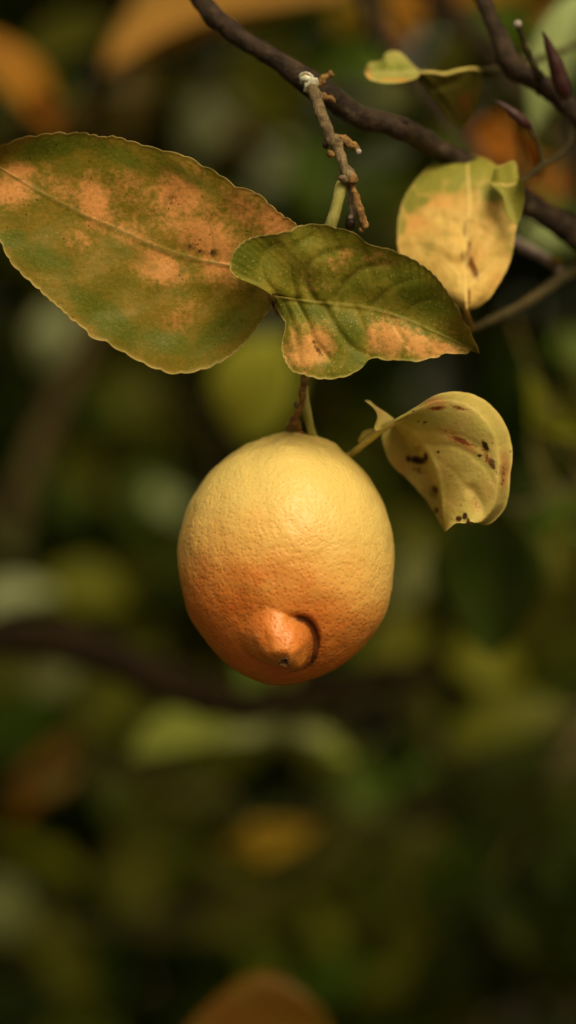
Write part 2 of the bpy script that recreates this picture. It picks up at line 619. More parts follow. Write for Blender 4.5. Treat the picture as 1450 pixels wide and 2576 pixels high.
z3 = lambda pts, d: [(692 + x * .2169, 125.8 + y * .2169, (d if not callable(d) else d(y)), r * .2169) for x, y, r in pts]
tw = link('twig', tube(z3([(330, 300, 60), (400, 390, 78), (455, 500, 74), (480, 560, 66), (510, 650, 66), (545, 760, 66), (590, 880, 66), (645, 990, 72), (698, 1062, 96), (722, 1110, 84), (740, 1170, 60),
                           (782, 1260, 58), (800, 1350, 58), (832, 1430, 84), (856, 1485, 104), (850, 1540, 74)], lambda y: .024 - y * .000011), 14, .16, 330), M_TWIG, branch)
link('lichen', tube([(764, 190, .024, 10), (773, 200, .021, 17), (782, 213, .0195, 18.5), (790, 228, .0195, 17), (795, 238, .021, 12)], 12, .35, 420), M_LICHEN, tw)
link('twig_stub', tube(z3([(500, 400, 40), (545, 340, 44), (610, 300, 38), (650, 280, 44), (675, 290, 30)], .022), 9, .3, 500), M_STUB, branch)
link('twig_stub', tube(z3([(520, 520, 40), (600, 545, 36), (670, 570, 34), (695, 600, 20)], .024), 9, .3, 500), M_STUB, branch)
st = link('twig_stub', tube(z3([(730, 1060, 50), (790, 1030, 58), (830, 1050, 50), (880, 1100, 48), (930, 1110, 42), (960, 1150, 34)], .012), 10, .3, 500), M_STUB, branch)
link('stub_tip', lump(692 + 972 * .2169, 125.8 + 1175 * .2169, .010, 7.5), M_PALE, st)
link('bud', lump(692 + 650 * .2169, 125.8 + 1205 * .2169, .011, 13, (1, .9, .8)), M_STUB, branch)
link('bud', lump(692 + 590 * .2169, 125.8 + 1090 * .2169, .014, 10, (.8, .8, 1.1)), M_DARKBUD, branch)
link('twig_node', lump(692 + 905 * .2169, 125.8 + 1500 * .2169, .006, 15, (1, .8, .9), .5), M_STUB, branch)
link('twig_node', lump(692 + 800 * .2169, 125.8 + 1500 * .2169, .006, 14, (1, .8, .8), .5), M_TWIG, branch)
link('fruit_stalk', tube([(868, 455, .010, 15), (858, 470, .009, 15.5), (851, 505, .009, 15), (838, 550, .010, 16), (822, 600, .012, 16), (800, 700, .016, 14),
                          (778, 820, .020, 12), (766, 920, .024, 11), (766, 980, .027, 11), (772, 1030, .030, 11), (781, 1075, .033, 10), (790, 1100, .036, 10),
                          (810, 1135, .046, 9), (845, 1160, .056, 8), (868, 1160, .052, 7)], 12, .06, 300), M_TWIG_GREEN, branch)
link('stalk_bark', tube([(768, 940, .020, 8), (762, 985, .0215, 8), (757, 1015, .023, 8.5), (751, 1030, .0245, 9), (745, 1050, .027, 11), (740, 1068, .030, 13), (736, 1090, .034, 15)], 10, .35, 450), M_STUB, branch)
link('bud', lump(744, 1018, .022, 9, (.8, .8, 1)), M_TWIG, branch)
link('twig_stub', tube(z3([(890, 1520, 30), (915, 1600, 38), (940, 1700, 46), (975, 1800, 44), (1005, 1900, 44), (1035, 2010, 46), (1050, 2060, 40)], .007), 10, .22, 450), M_STUB, branch)
sb = link('twig_stub', tube(z3([(870, 1560, 30), (880, 1680, 30), (895, 1790, 34), (900, 1880, 32), (893, 1960, 40)], .010), 10, .25, 450), M_GREYTWIG, branch)
link('bud', lump(692 + 892 * .2169, 125.8 + 2000 * .2169, .011, 16, (1, 1, 1.1), .4), M_DARKBUD, sb)
link('bud', lump(692 + 1003 * .2169, 125.8 + 2085 * .2169, .008, 8), M_STUB, branch)

M_MOTTLED = main_leaf_mat('mottled_leaf', (.155, .130, .008), (.235, .155, .016), (.62, .275, .085), green=(.098, .120, .008),
                          vein=(.19, .14, .03), dot_w=.25)
k1 = .5423
u1 = Z([(1290, 860), (1340, 790), (1395, 690), (1400, 630), (1385, 590), (1360, 560), (1310, 530), (1260, 487), (1200, 432), (1150, 412), (1090, 394), (1040, 355),
        (980, 318), (930, 295), (880, 262), (840, 250), (780, 235), (720, 220), (660, 203), (590, 182), (530, 165), (480, 168), (410, 153), (360, 146), (330, 152), (270, 148),
        (200, 156), (160, 165), (110, 168), (60, 188), (0, 210), (-70, 240), (-125, 275)], 0, 251.6, k1)
l1 = Z([(1290, 860), (1262, 900), (1258, 950), (1240, 990), (1210, 1035), (1160, 1100), (1100, 1165), (1030, 1215), (950, 1250), (870, 1268), (800, 1272), (740, 1255), (690, 1236),
        (610, 1195), (530, 1150), (500, 1128), (415, 1098), (395, 1065), (330, 1020), (290, 980), (210, 910), (145, 850), (90, 800), (40, 740), (0, 655), (-50, 540), (-95, 420), (-120, 330), (-125, 275)], 0, 251.6, k1)
m1 = Z([(1290, 860), (1180, 800), (1065, 768), (950, 748), (850, 722), (740, 688), (640, 645), (520, 590), (400, 540), (300, 487), (200, 435), (100, 376), (0, 315), (-60, 290), (-125, 275)], 0, 251.6, k1)
zz = lambda pts: Z(pts, 0, 251.6, k1)
v1 = [(zz([(540, 600), (520, 520), (490, 420), (470, 350)]), 3.1, 0.000135), (zz([(710, 670), (700, 560), (705, 460)]), 3.1, 0.000135),
      (zz([(640, 655), (540, 730), (420, 790), (300, 820), (180, 800)]), 3.6, 0.000180),
      (zz([(890, 745), (820, 830), (720, 915), (600, 970), (450, 985)]), 4.5, 0.000360),
      (zz([(1090, 800), (1000, 900), (900, 1000), (760, 1090)]), 4.5, 0.000405),
      (zz([(1210, 860), (1120, 980), (1020, 1080), (900, 1170)]), 4.5, 0.000360),
      (zz([(330, 510), (240, 580), (130, 640), (40, 660)]), 3.1, 0.000135), (zz([(1000, 750), (980, 600), (900, 430), (800, 320)]), 3.1, 0.000180),
      (zz([(350, 510), (310, 420), (240, 320), (200, 240)]), 2.8, 0.000135)]
leaf1 = blade('leaf', m1, u1, l1,
              lambda T, S, X, Y: .006 + .010 * ss(X, 380, 700) * ss(Y, 620, 900) - .006 * (1 - ss(X, 0, 500)) - .006 * np.abs(S) ** 1.6 * np.where(S > 0, 1, .2)
              + .004 * ss(T, .0, .12) * 0,
              M_MOTTLED, branch, 200, 50, v1,
              patch=[(480, 555, 210, 95, 32, .60), (190, 490, 190, 50, 28, .5), (455, 490, 75, 75, 30), (525, 600, 105, 60, 30), (240, 510, 50, 75, -20), (400, 670, 80, 45, 20), (30, 480, 60, 40), (690, 560, 70, 45, 30), (560, 670, 70, 60, 0, .8),
                     (50, 430, 50, 25), (610, 520, 80, 50, 30, .7), (330, 590, 90, 50, 30, .55), (450, 800, 80, 40, -40, .5), (210, 600, 60, 40, 0, .5), (320, 460, 60, 60, 0, .5)],
              green=[(130, 370, 120, 40, -10), (300, 390, 160, 35, 25, .8), (270, 800, 160, 50, 35, 1), (110, 650, 110, 45, 20, .9), (560, 830, 130, 50, -35, .9), (420, 860, 140, 40, 15, .9),
                     (330, 640, 160, 35, 28, .6), (470, 440, 190, 28, 32, .7), (30, 600, 50, 30), (170, 420, 60, 50, 0, .6)],
              brown=[(430, 500, 30, 40, 20, .55), (480, 620, 22, 16, 0, .65), (538, 636, 12, 14, 0, .9), (160, 420, 60, 40, 0, .28), (640, 520, 60, 25, 30, .3), (20, 500, 60, 20, 0, .4), (680, 545, 30, 14, 30, .45),
                     (505, 632, 20, 8, 0, .7), (340, 628, 10, 8, 0, .6), (80, 390, 80, 25, 0, .3), (575, 745, 10, 10, 0, .5)],
              pleat=.0012, scallop=5.0, vein_w=2.8, period=42, seed=3,
              label='large mottled olive and orange leaf at the left')
link('leaf_stalk', tube([(672, 706, .010, 7), (690, 722, .011, 8), (705, 735, .013, 8), (740, 745, .020, 8), (778, 800, .0205, 8)], 9, .1), M_PETIOLE2, leaf1)

M_DIMPLED = main_leaf_mat('dimpled_leaf', (.130, .142, .009), (.225, .195, .022), (.72, .36, .115), green=(.098, .122, .008), vein=(.25, .21, .045),
                          rim=(.62, .50, .20), dots=(.50, .42, .12), dot_w=.75, speck_w=.5)
x2, y2, k2 = 534.6, 503.2, .4988
g2 = lambda pts: Z(pts, x2, y2, k2)
u2 = g2([(300, 478), (262, 452), (215, 428), (170, 410), (112, 380), (88, 345), (90, 300), (110, 255), (158, 205), (225, 181), (300, 171), (380, 155), (440, 128), (500, 120), (570, 122), (630, 140), (700, 155),
         (745, 185), (795, 224), (850, 234), (900, 248), (960, 273), (1010, 294), (1080, 340), (1130, 385), (1180, 450), (1220, 510), (1255, 565), (1272, 610), (1300, 650), (1318, 700), (1338, 735), (1347, 772)])
l2 = g2([(300, 478), (322, 545), (355, 600), (368, 640), (352, 710), (350, 765), (370, 820), (405, 868), (450, 880), (500, 895), (560, 905), (640, 899), (700, 880), (755, 845), (788, 806), (815, 797), (850, 804),
         (900, 810), (960, 808), (1020, 817), (1080, 804), (1140, 792), (1165, 776), (1220, 775), (1285, 775), (1305, 760), (1347, 772)])
m2 = g2([(300, 478), (400, 497), (500, 512), (620, 525), (720, 535), (800, 548), (900, 575), (1000, 610), (1100, 655), (1200, 700), (1280, 740), (1347, 772)])
v2 = [(g2([(330, 478), (262, 400), (245, 320), (270, 260), (320, 225)]), 2.9, 0.000734), (g2([(430, 500), (398, 400), (395, 300), (430, 225), (500, 180)]), 2.9, 0.000826),
      (g2([(520, 512), (470, 420), (485, 345), (540, 285), (650, 248)]), 3.1, 0.000918), (g2([(630, 524), (640, 470), (690, 400), (770, 345), (880, 322)]), 3.1, 0.000918),
      (g2([(800, 546), (850, 490), (930, 430), (1040, 395)]), 2.9, 0.000550), (g2([(960, 590), (1020, 530), (1100, 500)]), 1.9, 0.000321),
      (g2([(420, 510), (480, 620), (520, 720), (590, 800)]), 2.9, 0.001377), (g2([(560, 530), (610, 620), (690, 730), (790, 790)]), 2.9, 0.001009),
      (g2([(360, 520), (400, 620), (430, 740), (450, 840)]), 2.9, 0.000643), (g2([(720, 545), (760, 640), (785, 720), (800, 790)]), 2.9, 0.000643),
      (g2([(900, 590), (950, 680), (1010, 760)]), 2.0, 0.000367), (g2([(1050, 640), (1100, 710), (1150, 760)]), 2.0, 0.000275)]
leaf2 = blade('leaf', m2, u2, l2,
              lambda T, S, X, Y: -.004 + .008 * ss(T, .0, .3) * 0 + .004 - np.where(S > 0, .007 * np.clip(S, 0, 1) ** 1.3, .0015 * np.abs(S) - .004 * np.abs(S) ** 2 * (1 - T)) - .003 * ss(T, .5, 1.),
              M_DIMPLED, branch, 210, 54, v2,
              patch=[(800, 860, 50, 45, 30), (770, 890, 60, 45), (740, 860, 22, 60, 0, .6), (985, 850, 55, 55), (940, 850, 18, 50, 0, .9), (1060, 870, 60, 35, 20), (1110, 875, 70, 22, 15), (850, 665, 45, 25, 0, .4), (950, 650, 60, 25, 25, .4),
                     (790, 710, 50, 30, 0, .35), (870, 640, 25, 18, 0, .6), (1160, 880, 50, 14, 15, .5), (1120, 820, 50, 18, 30, .35), (905, 905, 10, 15, 0, .0)],
              green=[(620, 650, 50, 60), (880, 830, 40, 60, -30, 1), (1060, 740, 120, 50, 40), (780, 780, 80, 25, 10, 1), (690, 790, 60, 40), (1000, 700, 120, 30, 20, .7), (900, 900, 20, 40, -40)],
              brown=[(800, 880, 9, 26, -35, .8), (790, 860, 5, 14, -35, .8), (700, 745, 28, 8, 10, .7), (690, 760, 10, 8, 0, .9), (812, 905, 30, 12, 0, .3), (935, 870, 14, 40, 0, .35), (875, 700, 8, 8, 0, .5)],
              rust=[(1115, 700, 12, 5, 45), (1135, 722, 14, 5, 50), (1150, 750, 5, 16, -25), (1163, 785, 5, 20, -22), (1165, 800, 5, 10, -20)],
              pleat=.0018, scallop=4.2, period=34, seed=9, vein_w=3.2,
              label='dimpled dark green leaf with orange lower lobes above the lemon')
link('leaf_stalk', tube([(700, 752, .006, 7), (688, 752, .007, 9), (694, 775, .009, 7), (707, 790, .012, 6), (740, 800, .018, 6), (775, 830, .0205, 7)], 9, .2), M_STUB, leaf2)
link('bud', lump(690, 762, .004, 9, (.6, .7, 1.2)), M_DARKBUD, leaf2)

M_CURLED = main_leaf_mat('curled_leaf', (.54, .45, .125), (.62, .47, .15), (.58, .31, .10), brown=(.045, .022, .008), green=(.43, .40, .10), vein=(.55, .46, .16),
                         rim=(.62, .48, .2), dot_w=.15, speck_w=.5, trans=.22)
x5, y5, k5 = 629.1, 912.2, .4988
g5 = lambda pts: Z(pts, x5, y5, k5)
m5 = g5([(720, 305), (780, 322), (830, 350), (880, 410), (925, 490), (955, 580), (970, 680), (976, 770), (988, 852)])
u5 = g5([(720, 305), (770, 268), (810, 240), (850, 215), (900, 182), (960, 156), (1020, 146), (1080, 149), (1140, 165), (1200, 200), (1250, 250), (1290, 312), (1312, 372), (1323, 430), (1325, 490), (1316, 550), (1311, 620),
         (1305, 680), (1288, 732), (1250, 782), (1212, 814), (1180, 820), (1150, 808), (1110, 815), (1062, 808), (1030, 820), (988, 852)])
l5 = g5([(720, 305), (690, 335), (668, 365), (670, 400), (680, 440), (700, 490), (740, 540), (795, 588), (850, 648), (895, 700), (940, 770), (965, 815), (988, 852)])


def d5(T, S, X, Y):
    a = np.abs(S)
    rr = .013 - .012 * np.sin(math.pi * np.clip(a * .62, 0, 1)) + .004 * T         # right half swells forward, rolls back at the margin
    ll = .013 + .019 * ss(a, 0, .38) + .001 * a + .004 * T
    return .006 + np.where(S > 0, rr + .010 * ss(S, .80, 1.) * (1 - ss(T, .75, 1)), ll)


leaf5 = blade('leaf', m5, u5, l5, d5, M_CURLED, branch, 150, 50,
              [(g5([(760, 330), (900, 345), (1050, 370), (1180, 440), (1260, 560)]), 2.6, .0005), (g5([(930, 480), (1040, 560), (1100, 660), (1120, 760)]), 2.4, .0002), (g5([(1120, 640), (1160, 700), (1180, 790)]), 4, .0012),
               (g5([(880, 410), (1050, 430), (1180, 520), (1260, 660)]), 2.4, .0004)],
              patch=[(1090, 1010, 50, 14), (1160, 1110, 60, 14, 30), (1270, 1180, 14, 60, 0), (1010, 1180, 40, 60, 20, .6), (1230, 1230, 40, 60, 0, .4), (1060, 1270, 30, 50, 30, .5), (1200, 1270, 20, 60, -20, .5)],
              green=[(1060, 1060, 80, 30), (1100, 1250, 40, 60, 0, .6), (1180, 1090, 80, 40, 30, .5)],
              brown=[(1100, 1026, 26, 7, -6, .62), (1155, 1024, 22, 6, 10, .55), (1162, 1108, 26, 8, 25, .85), (1190, 1118, 24, 7, 25, .6), (1222, 1122, 8, 17, -28, 1.2), (1238, 1166, 9, 19, -25, 1.2), (1248, 1185, 8, 20, -20, .6), (1207, 1146, 8, 6, 0, 1),
                     (1103, 1137, 6, 5, 0, 1), (1053, 1158, 26, 12, 10, 1.15), (1028, 1154, 10, 12, 0, 1), (1050, 1130, 20, 12, 0, .6), (1072, 1150, 8, 14, 0, 1), (1096, 1232, 8, 14, -25, 1), (1098, 1285, 9, 12, 0, .9), (1155, 1305, 10, 9, 0, 1.1),
                     (1170, 1298, 8, 12, 0, 1.1), (1178, 1310, 7, 10, 0, 1), (1070, 1062, 6, 5, 0, .9), (1053, 1060, 7, 5, 0, .6), (1238, 1222, 6, 6, 0, .6), (1135, 1197, 5, 4, 0, .6), (1137, 1212, 5, 4, 0, .6), (1167, 1232, 4, 4, 0, .6),
                     (1020, 1038, 12, 5, -20, 1), (1040, 1034, 5, 4, 0, .9), (1160, 1272, 6, 5, 0, .6), (1285, 1135, 4, 7, 0, .7), (1200, 1260, 8, 26, -25, .4)],
              pleat=.0018, scallop=1.2, period=60, seed=14, rim_w=.8,
              rust=[(1100, 1027, 32, 9, -6, .8), (1155, 1026, 30, 8, 12, .75), (1160, 1108, 40, 9, 25, .85), (1225, 1150, 14, 44, -25, .66), (1266, 1200, 10, 50, 5, .6), (1053, 1182, 30, 14, 20, .62), (1090, 1240, 16, 30, -20, .6), (1200, 1265, 12, 34, -20, .55), (1110, 1300, 20, 8, 30, .5)],
              label='curled yellow leaf with black spots right of the lemon')
link('leaf_stalk', tube([(862, 1166, .052, 8), (872, 1152, .045, 8), (893, 1136, .036, 8.5), (930, 1105, .027, 9), (965, 1078, .020, 9), (990, 1064, .016, 8.5), (1015, 1050, .0125, 7), (1050, 1028, .013, 5), (1078, 1010, .015, 3)], 10, .06), M_PETIOLE, leaf5)
lobe = blade('leaf_lobe', g5([(578, 190), (620, 222), (660, 262), (700, 290), (728, 300)]), g5([(578, 190), (606, 194), (640, 222), (690, 254), (728, 284)]),
             g5([(578, 190), (626, 232), (645, 275), (628, 320), (640, 345), (690, 320), (728, 300)]),
             lambda T, S, X, Y: .024 + .006 * S, M_CURLED, leaf5, 40, 10, patch=[(955, 1030, 10, 20)], scallop=1, seed=5)
link('leaf_fold', tube([(905, 1110, .033, 6), (922, 1095, .030, 9), (936, 1085, .028, 8), (950, 1078, .026, 4)], 8, .3), M_PETIOLE, leaf5)

# ---------------------------------------------------------------- the lemon
OUT = [(640, 76), (700, 70), (800, 74), (900, 102), (1000, 147), (1090, 217), (1200, 322), (1285, 452), (1330, 580), (1358, 720), (1367, 850), (1358, 1000), (1330, 1130), (1280, 1250), (1190, 1370), (1080, 1470),
       (950, 1550), (800, 1598), (650, 1612), (520, 1590), (400, 1522), (300, 1432), (200, 1322), (120, 1185), (80, 1065), (58, 940), (50, 830), (62, 700), (97, 560), (150, 450), (250, 312), (350, 222), (470, 165), (560, 105)]
OX, OY = 427.7, 1056.8
outl = np.array(Z(OUT, OX, OY, .4121))
LC = np.array([720., 1405.])
ang = np.arctan2(outl[:, 1] - LC[1], outl[:, 0] - LC[0])
rad_ = np.hypot(*(outl - LC).T)
od = np.argsort(ang)
ang, rad_ = ang[od], rad_[od]
angp = np.concatenate([ang - 2 * math.pi, ang, ang + 2 * math.pi])
radp = np.tile(rad_, 3)
NTH, NPH = 460, 300
th = np.linspace(-math.pi, math.pi, NTH, endpoint=False)
Rth = np.interp(th, angp, radp)
ker = np.exp(-np.linspace(-2, 2, 41) ** 2)
ker /= ker.sum()
for _ in range(2):
    Rth = np.convolve(np.concatenate([Rth[-20:], Rth, Rth[:20]]), ker, 'valid')
ph = np.linspace(0, math.pi, NPH + 2)[1:-1]
TH, PH = np.meshgrid(th, ph)
rho = Rth[None] * np.sin(PH)
LX = LC[0] + np.cos(TH) * rho
LY = LC[1] + np.sin(TH) * rho
LDEP = .031
LD = LDEP - np.cos(PH) * .0345
# the tilt of the fruit: its blossom end comes forward and down
LD += -.004 * np.sin(np.clip((LY - LC[1]) / 320, -1, 1) * math.pi / 2) * np.sin(PH) ** 2
fs_ = K * (FOCUS + LDEP) / FOCUS
P = np.stack([(LX - 725) * fs_, LD, CAM_H - (LY - 1288) * fs_], -1)
ctr = np.array([(LC[0] - 725) * fs_, LDEP, CAM_H - (LC[1] - 1288) * fs_])
front = PH < 1.75
# nipple
NC = (733., 1598.)
dx, dy = LX - NC[0], LY - NC[1]
rgt = ss(dx * .94 - dy * .25, -45, 40)
rx = 130 * (1 - rgt) + 50 * rgt
ry = np.where(dy < 0, 88 * (1 - rgt) + 46 * rgt, 68)
q = np.hypot(dx / rx, dy / ry)
ex = 1.7 * (1 - rgt) + .85 * rgt
ex = np.where(dy > 0, ex * (1 - .45 * ss(dy, 0, 60)), ex)
H = np.where(front & (q < 1), np.clip(1 - q ** 2, 0, 1) ** ex, 0)
ndir = np.array([-.17, -.86, -.50])
ndir /= np.linalg.norm(ndir)
lump_n = np.array([[mnoise.noise(Vector((LX[i, j] / 26, LY[i, j] / 26, 3.3))) if H[i, j] > .01 else 0 for j in range(NTH)] for i in range(NPH)])
P += (H * (.0092 + .0012 * lump_n))[..., None] * ndir
gd, ga = line_dist(LX, LY, [(712, 1548), (746, 1545), (778, 1560), (794, 1598), (790, 1640), (768, 1672), (730, 1682)])
gd = np.where(front, gd, 1e3)
P[..., 1] += .0022 * np.sin(math.pi * np.clip(ga * 1.5 + .02, 0, 1)) * np.exp(-(gd / 9) ** 2)
# soft dents and shoulders
nrm = P - ctr
nrm /= np.linalg.norm(nrm, axis=-1, keepdims=True)
nz = np.zeros(LX.shape)
for i in range(LX.shape[0]):
    for j in range(LX.shape[1]):
        v = Vector(P[i, j])
        nz[i, j] = .00042 * mnoise.noise(v * 95) + .00018 * mnoise.noise(v * 230) + .00010 * mnoise.noise(v * 700)
shoulder = ss(-(LY - 1190), 0, 90)
P += nrm * (nz * (1 + 1.3 * shoulder))[..., None]
verts = P.reshape(-1, 3).tolist()
nvl = len(verts)
verts += [P[0].mean(0).tolist(), P[-1].mean(0).tolist()]
fl = []
for i in range(NPH - 1):
    for j in range(NTH):
        j2 = (j + 1) % NTH
        fl.append((i * NTH + j, (i + 1) * NTH + j, (i + 1) * NTH + j2, i * NTH + j2))
for j in range(NTH):
    fl.append((nvl, j, (j + 1) % NTH))
    fl.append((nvl + 1, (NPH - 1) * NTH + (j + 1) % NTH, (NPH - 1) * NTH + j))
lemon = thing('lemon', 'ripe yellow orange lemon hanging with its nipple end towards the viewer', 'lemon', Vector(ctr))
me = bpy.data.meshes.new('rind')
me.from_pydata(verts, [], fl)
me.polygons.foreach_set('use_smooth', [True] * len(fl))
ap = lambda a, v=0: np.append(a.ravel(), [v, v])
axis = np.array([-.25, -.35, -.90])
tt = ((P - ctr) @ axis) / .036
add_attr(me, 'ripe', ap(ss(tt, -.78, .98) - .14 * H, .5))  # ripeness tone also holds painted shade, deepest low and to the left
hin = 1 - ss(H, .02, .25)
scar = hin * np.where(front, np.exp(-(gd / 11) ** 2) * ss(ga, .05, .2) * (1 - .5 * ss(ga, .55, .9)), 0)
add_attr(me, 'scar', ap(scar))
add_attr(me, 'stain', ap(np.where(front, np.exp(-(gd / 17) ** 2) * ss(ga, 0, .25) * (1 - ss(ga, .5, .85)), 0)))
rind = link('rind', me, M_RIND, lemon)
# the little pit at the end of the nipple
tip_i = np.argmax(np.where(front, H, 0))
tipp = P.reshape(-1, 3)[tip_i]


def free(name, me_, mat, parent):
    return link(name, me_, mat, parent)


bm_v = []
sp_ = bpy.data.meshes.new('blossom_scar')
vv, ff = [], []
target = at(718, 1667, 0)
# find the surface point of the rind seen at the pit's sight line
dirs = (P.reshape(-1, 3) - np.array((0.0, -FOCUS, CAM_H)))
uvp = np.stack([dirs[:, 0] / dirs[:, 1], dirs[:, 2] / dirs[:, 1]], 1)
tg = np.array([(718 - 725) * K / FOCUS, -(1667 - 1288) * K / FOCUS])
near = np.where((np.hypot(*(uvp - tg).T) < 4 * K / FOCUS))[0]
hit = P.reshape(-1, 3)[near[np.argmin(P.reshape(-1, 3)[near][:, 1])]]
c0 = Vector(hit)
nv_ = Vector((-.1, -.9, -.42)).normalized()
c0 = c0 + nv_ * .0006
a_ = nv_.cross(Vector((0, 0, 1))).normalized()
b_ = nv_.cross(a_)
for ri, (rr, hh) in enumerate(((.0017, -.0003), (.0013, .0006), (.0008, .0001), (.0003, -.0001))):
    for i in range(14):
        g = 2 * math.pi * i / 14
        w_ = 1 + .18 * math.sin(3 * g + 1) + .1 * math.sin(5 * g)
        vv.append(c0 + (a_ * math.cos(g) + b_ * math.sin(g)) * rr * w_ + nv_ * hh)
for ri in range(3):
    for i in range(14):
        ff.append((ri * 14 + i, ri * 14 + (i + 1) % 14, (ri + 1) * 14 + (i + 1) % 14, (ri + 1) * 14 + i))
ff.append(tuple(42 + i for i in range(14)))
sp_.from_pydata(vv, [], ff)
free('blossom_scar', sp_, plain_mat('scar_brown', (.10, .045, .018), .7, .2, 1500, .3), lemon)
link('calyx', lump(738, 1092, .0335, 20, (1.3, 1, .45), .4, 500), M_STUB, lemon)

# ---------------------------------------------------------------- the golden leaf on its twig at the right
gold = thing('leafy_twig', 'olive brown twig at the right carrying one hanging golden leaf', 'twig', at(1400, 700, .09))
link('twig_wood', tube([(1600, 590, .11, 22), (1480, 655, .10, 21), (1420, 695, .095, 18), (1350, 745, .09, 15), (1280, 785, .085, 13), (1215, 815, .075, 11), (1188, 828, .068, 10)], 12, .1, 200), M_BARK2, gold)
link('side_shoot', tube([(1180, 545, .125, 6), (1290, 605, .118, 14), (1340, 632, .11, 14), (1390, 662, .103, 13), (1420, 690, .096, 12)], 10, .1, 200), M_GREYTWIG, gold)
link('bud', lump(1398, 655, .098, 13, (1.6, 1, .8)), plain_mat('orange_bud', (.28, .15, .02), .6), gold)
M_GOLD = main_leaf_mat('golden_leaf', (.66, .42, .12), (.78, .55, .17), (.74, .40, .12), brown=(.22, .085, .02), green=(.27, .27, .045), vein=(.82, .62, .22), rim=(.7, .5, .18), dot_w=0, speck_w=.2, trans=.25)
x4, k4 = 880.7, .3926
g4 = lambda pts: Z(pts, x4, 0, k4)
leaf4 = blade('leaf', g4([(748, 1985), (742, 1850), (735, 1700), (742, 1550), (760, 1400), (768, 1300), (760, 1150), (752, 985)]),
              g4([(748, 1985), (690, 1960), (560, 1880), (440, 1780), (340, 1680), (308, 1590), (304, 1500), (310, 1400), (340, 1280), (400, 1180), (480, 1085), (560, 1025), (650, 992), (752, 985)]),
              g4([(748, 1985), (800, 1978), (860, 1942), (905, 1898), (960, 1812), (1010, 1720), (1042, 1620), (1060, 1500), (1075, 1400), (1070, 1290), (1045, 1190), (1000, 1110), (930, 1050), (850, 1005), (752, 985)]),
              lambda T, S, X, Y: .036 + .030 * T + .006 * np.abs(S) ** 1.6 - .003 * np.sin(math.pi * T) + .006 * ss(T, .85, 1.0),
              M_GOLD, gold, 120, 36,
              [(g4([(738, 1700), (800, 1560), (850, 1480)]), 5, .002), (g4([(745, 1560), (690, 1450), (600, 1400)]), 5, .0012), (g4([(750, 1850), (850, 1750), (950, 1650)]), 5, .001), (g4([(740, 1800), (600, 1650), (480, 1600)]), 5, .001),
               (g4([(730, 1680), (760, 1720), (800, 1790)]), 7, .0022), (g4([(760, 1440), (745, 1500), (760, 1600)]), 6, .0016)],
              patch=[(1100, 500, 70, 30), (1040, 560, 50, 30), (1245, 500, 30, 30), (1160, 480, 60, 20), (1200, 640, 30, 40, 0, .6), (1250, 700, 40, 60, 20, .5)],
              green=[(1150, 410, 160, 110, 0, .95), (1080, 460, 60, 45), (1270, 440, 60, 60, 0, 1.1), (1030, 500, 34, 50), (1010, 560, 20, 50, 0, .8), (1240, 480, 50, 40), (1290, 500, 30, 70), (1060, 505, 30, 16, -20, 1.1), (1140, 470, 40, 20), (1080, 620, 40, 50, 30, .55), (1285, 620, 20, 60, 0, .6)],
              brown=[(1176, 652, 15, 26, -15, 1.3), (1192, 678, 11, 30, -20, 1.2), (1174, 578, 10, 34, 10, .9), (1182, 622, 10, 26, -10, .9), (1180, 745, 6, 36, 0, 1), (1145, 418, 25, 12, 0, .0)],
              pleat=.0014, scallop=1.5, seed=21, vein_w=4, rim_w=.3, label='golden yellow leaf with a green upper end')
blade('leaf_flap', g4([(905, 1175), (960, 1180), (1010, 1185), (1070, 1170), (1085, 1140)]), g4([(905, 1175), (930, 1075), (990, 1050), (1058, 1033), (1085, 1140)]),
      g4([(905, 1175), (980, 1260), (1010, 1380), (1075, 1430), (1118, 1290), (1112, 1180), (1085, 1140)]), lambda T, S, X, Y: .050 + .005 * S - .004 * T, M_GOLD, leaf4, 40, 14,
      green=[(1280, 480, 200, 200, 0, 1.2)], scallop=1, seed=4, rim_w=.5, vein_w=1)
link('leaf_stalk', tube([(1172, 760, .0365, 5), (1174, 785, .039, 7), (1180, 806, .050, 8), (1186, 828, .066, 9)], 9, .08), plain_mat('golden_stalk', (.45, .24, .05), .5), leaf4)

# ---------------------------------------------------------------- branch in the top right corner
corner = thing('thorny_branch', 'dark branch in the upper right corner with purple shoots and a white tipped stub', 'branch', at(1370, 200, .07))
link('branch_wood', tube([(1150, -130, .075, 18), (1215, -5, .07, 19), (1245, 60, .068, 20), (1272, 120, .066, 25), (1292, 168, .065, 29), (1330, 192, .065, 24), (1368, 215, .065, 27), (1410, 250, .066, 24), (1470, 300, .068, 25), (1580, 380, .072, 26)], 14, .2, 210), M_BARK, corner)
s_ = link('twig_stub', tube([(1358, 192, .060, 12), (1345, 165, .056, 9), (1330, 130, .054, 8), (1315, 90, .052, 7), (1304, 66, .050, 8)], 9, .15, 400), M_BARK2, corner)
link('stub_tip', lump(1303, 60, .049, 11), M_PALE, s_)
link('shoot', tube([(1425, 245, .058, 13), (1412, 205, .056, 22), (1395, 150, .054, 17), (1378, 105, .052, 9), (1366, 78, .050, 2)], 9, .08), M_PURPLE, corner)
link('shoot', tube([(1336, 322, .062, 9), (1318, 305, .061, 16), (1295, 287, .060, 15), (1270, 268, .059, 8), (1248, 252, .058, 2)], 9, .08), M_PURPLE, corner)
link('side_shoot', tube([(1470, 300, .068, 10), (1442, 330, .068, 9), (1432, 365, .068, 9), (1400, 397, .067, 8), (1368, 412, .066, 8), (1335, 440, .065, 7), (1315, 455, .064, 6)], 9, .1, 200), M_BARK2, corner)
link('side_shoot', tube([(1366, 412, .066, 6), (1358, 375, .065, 6), (1348, 345, .063, 6), (1334, 320, .062, 7)], 9, .1, 200), M_BARK2, corner)


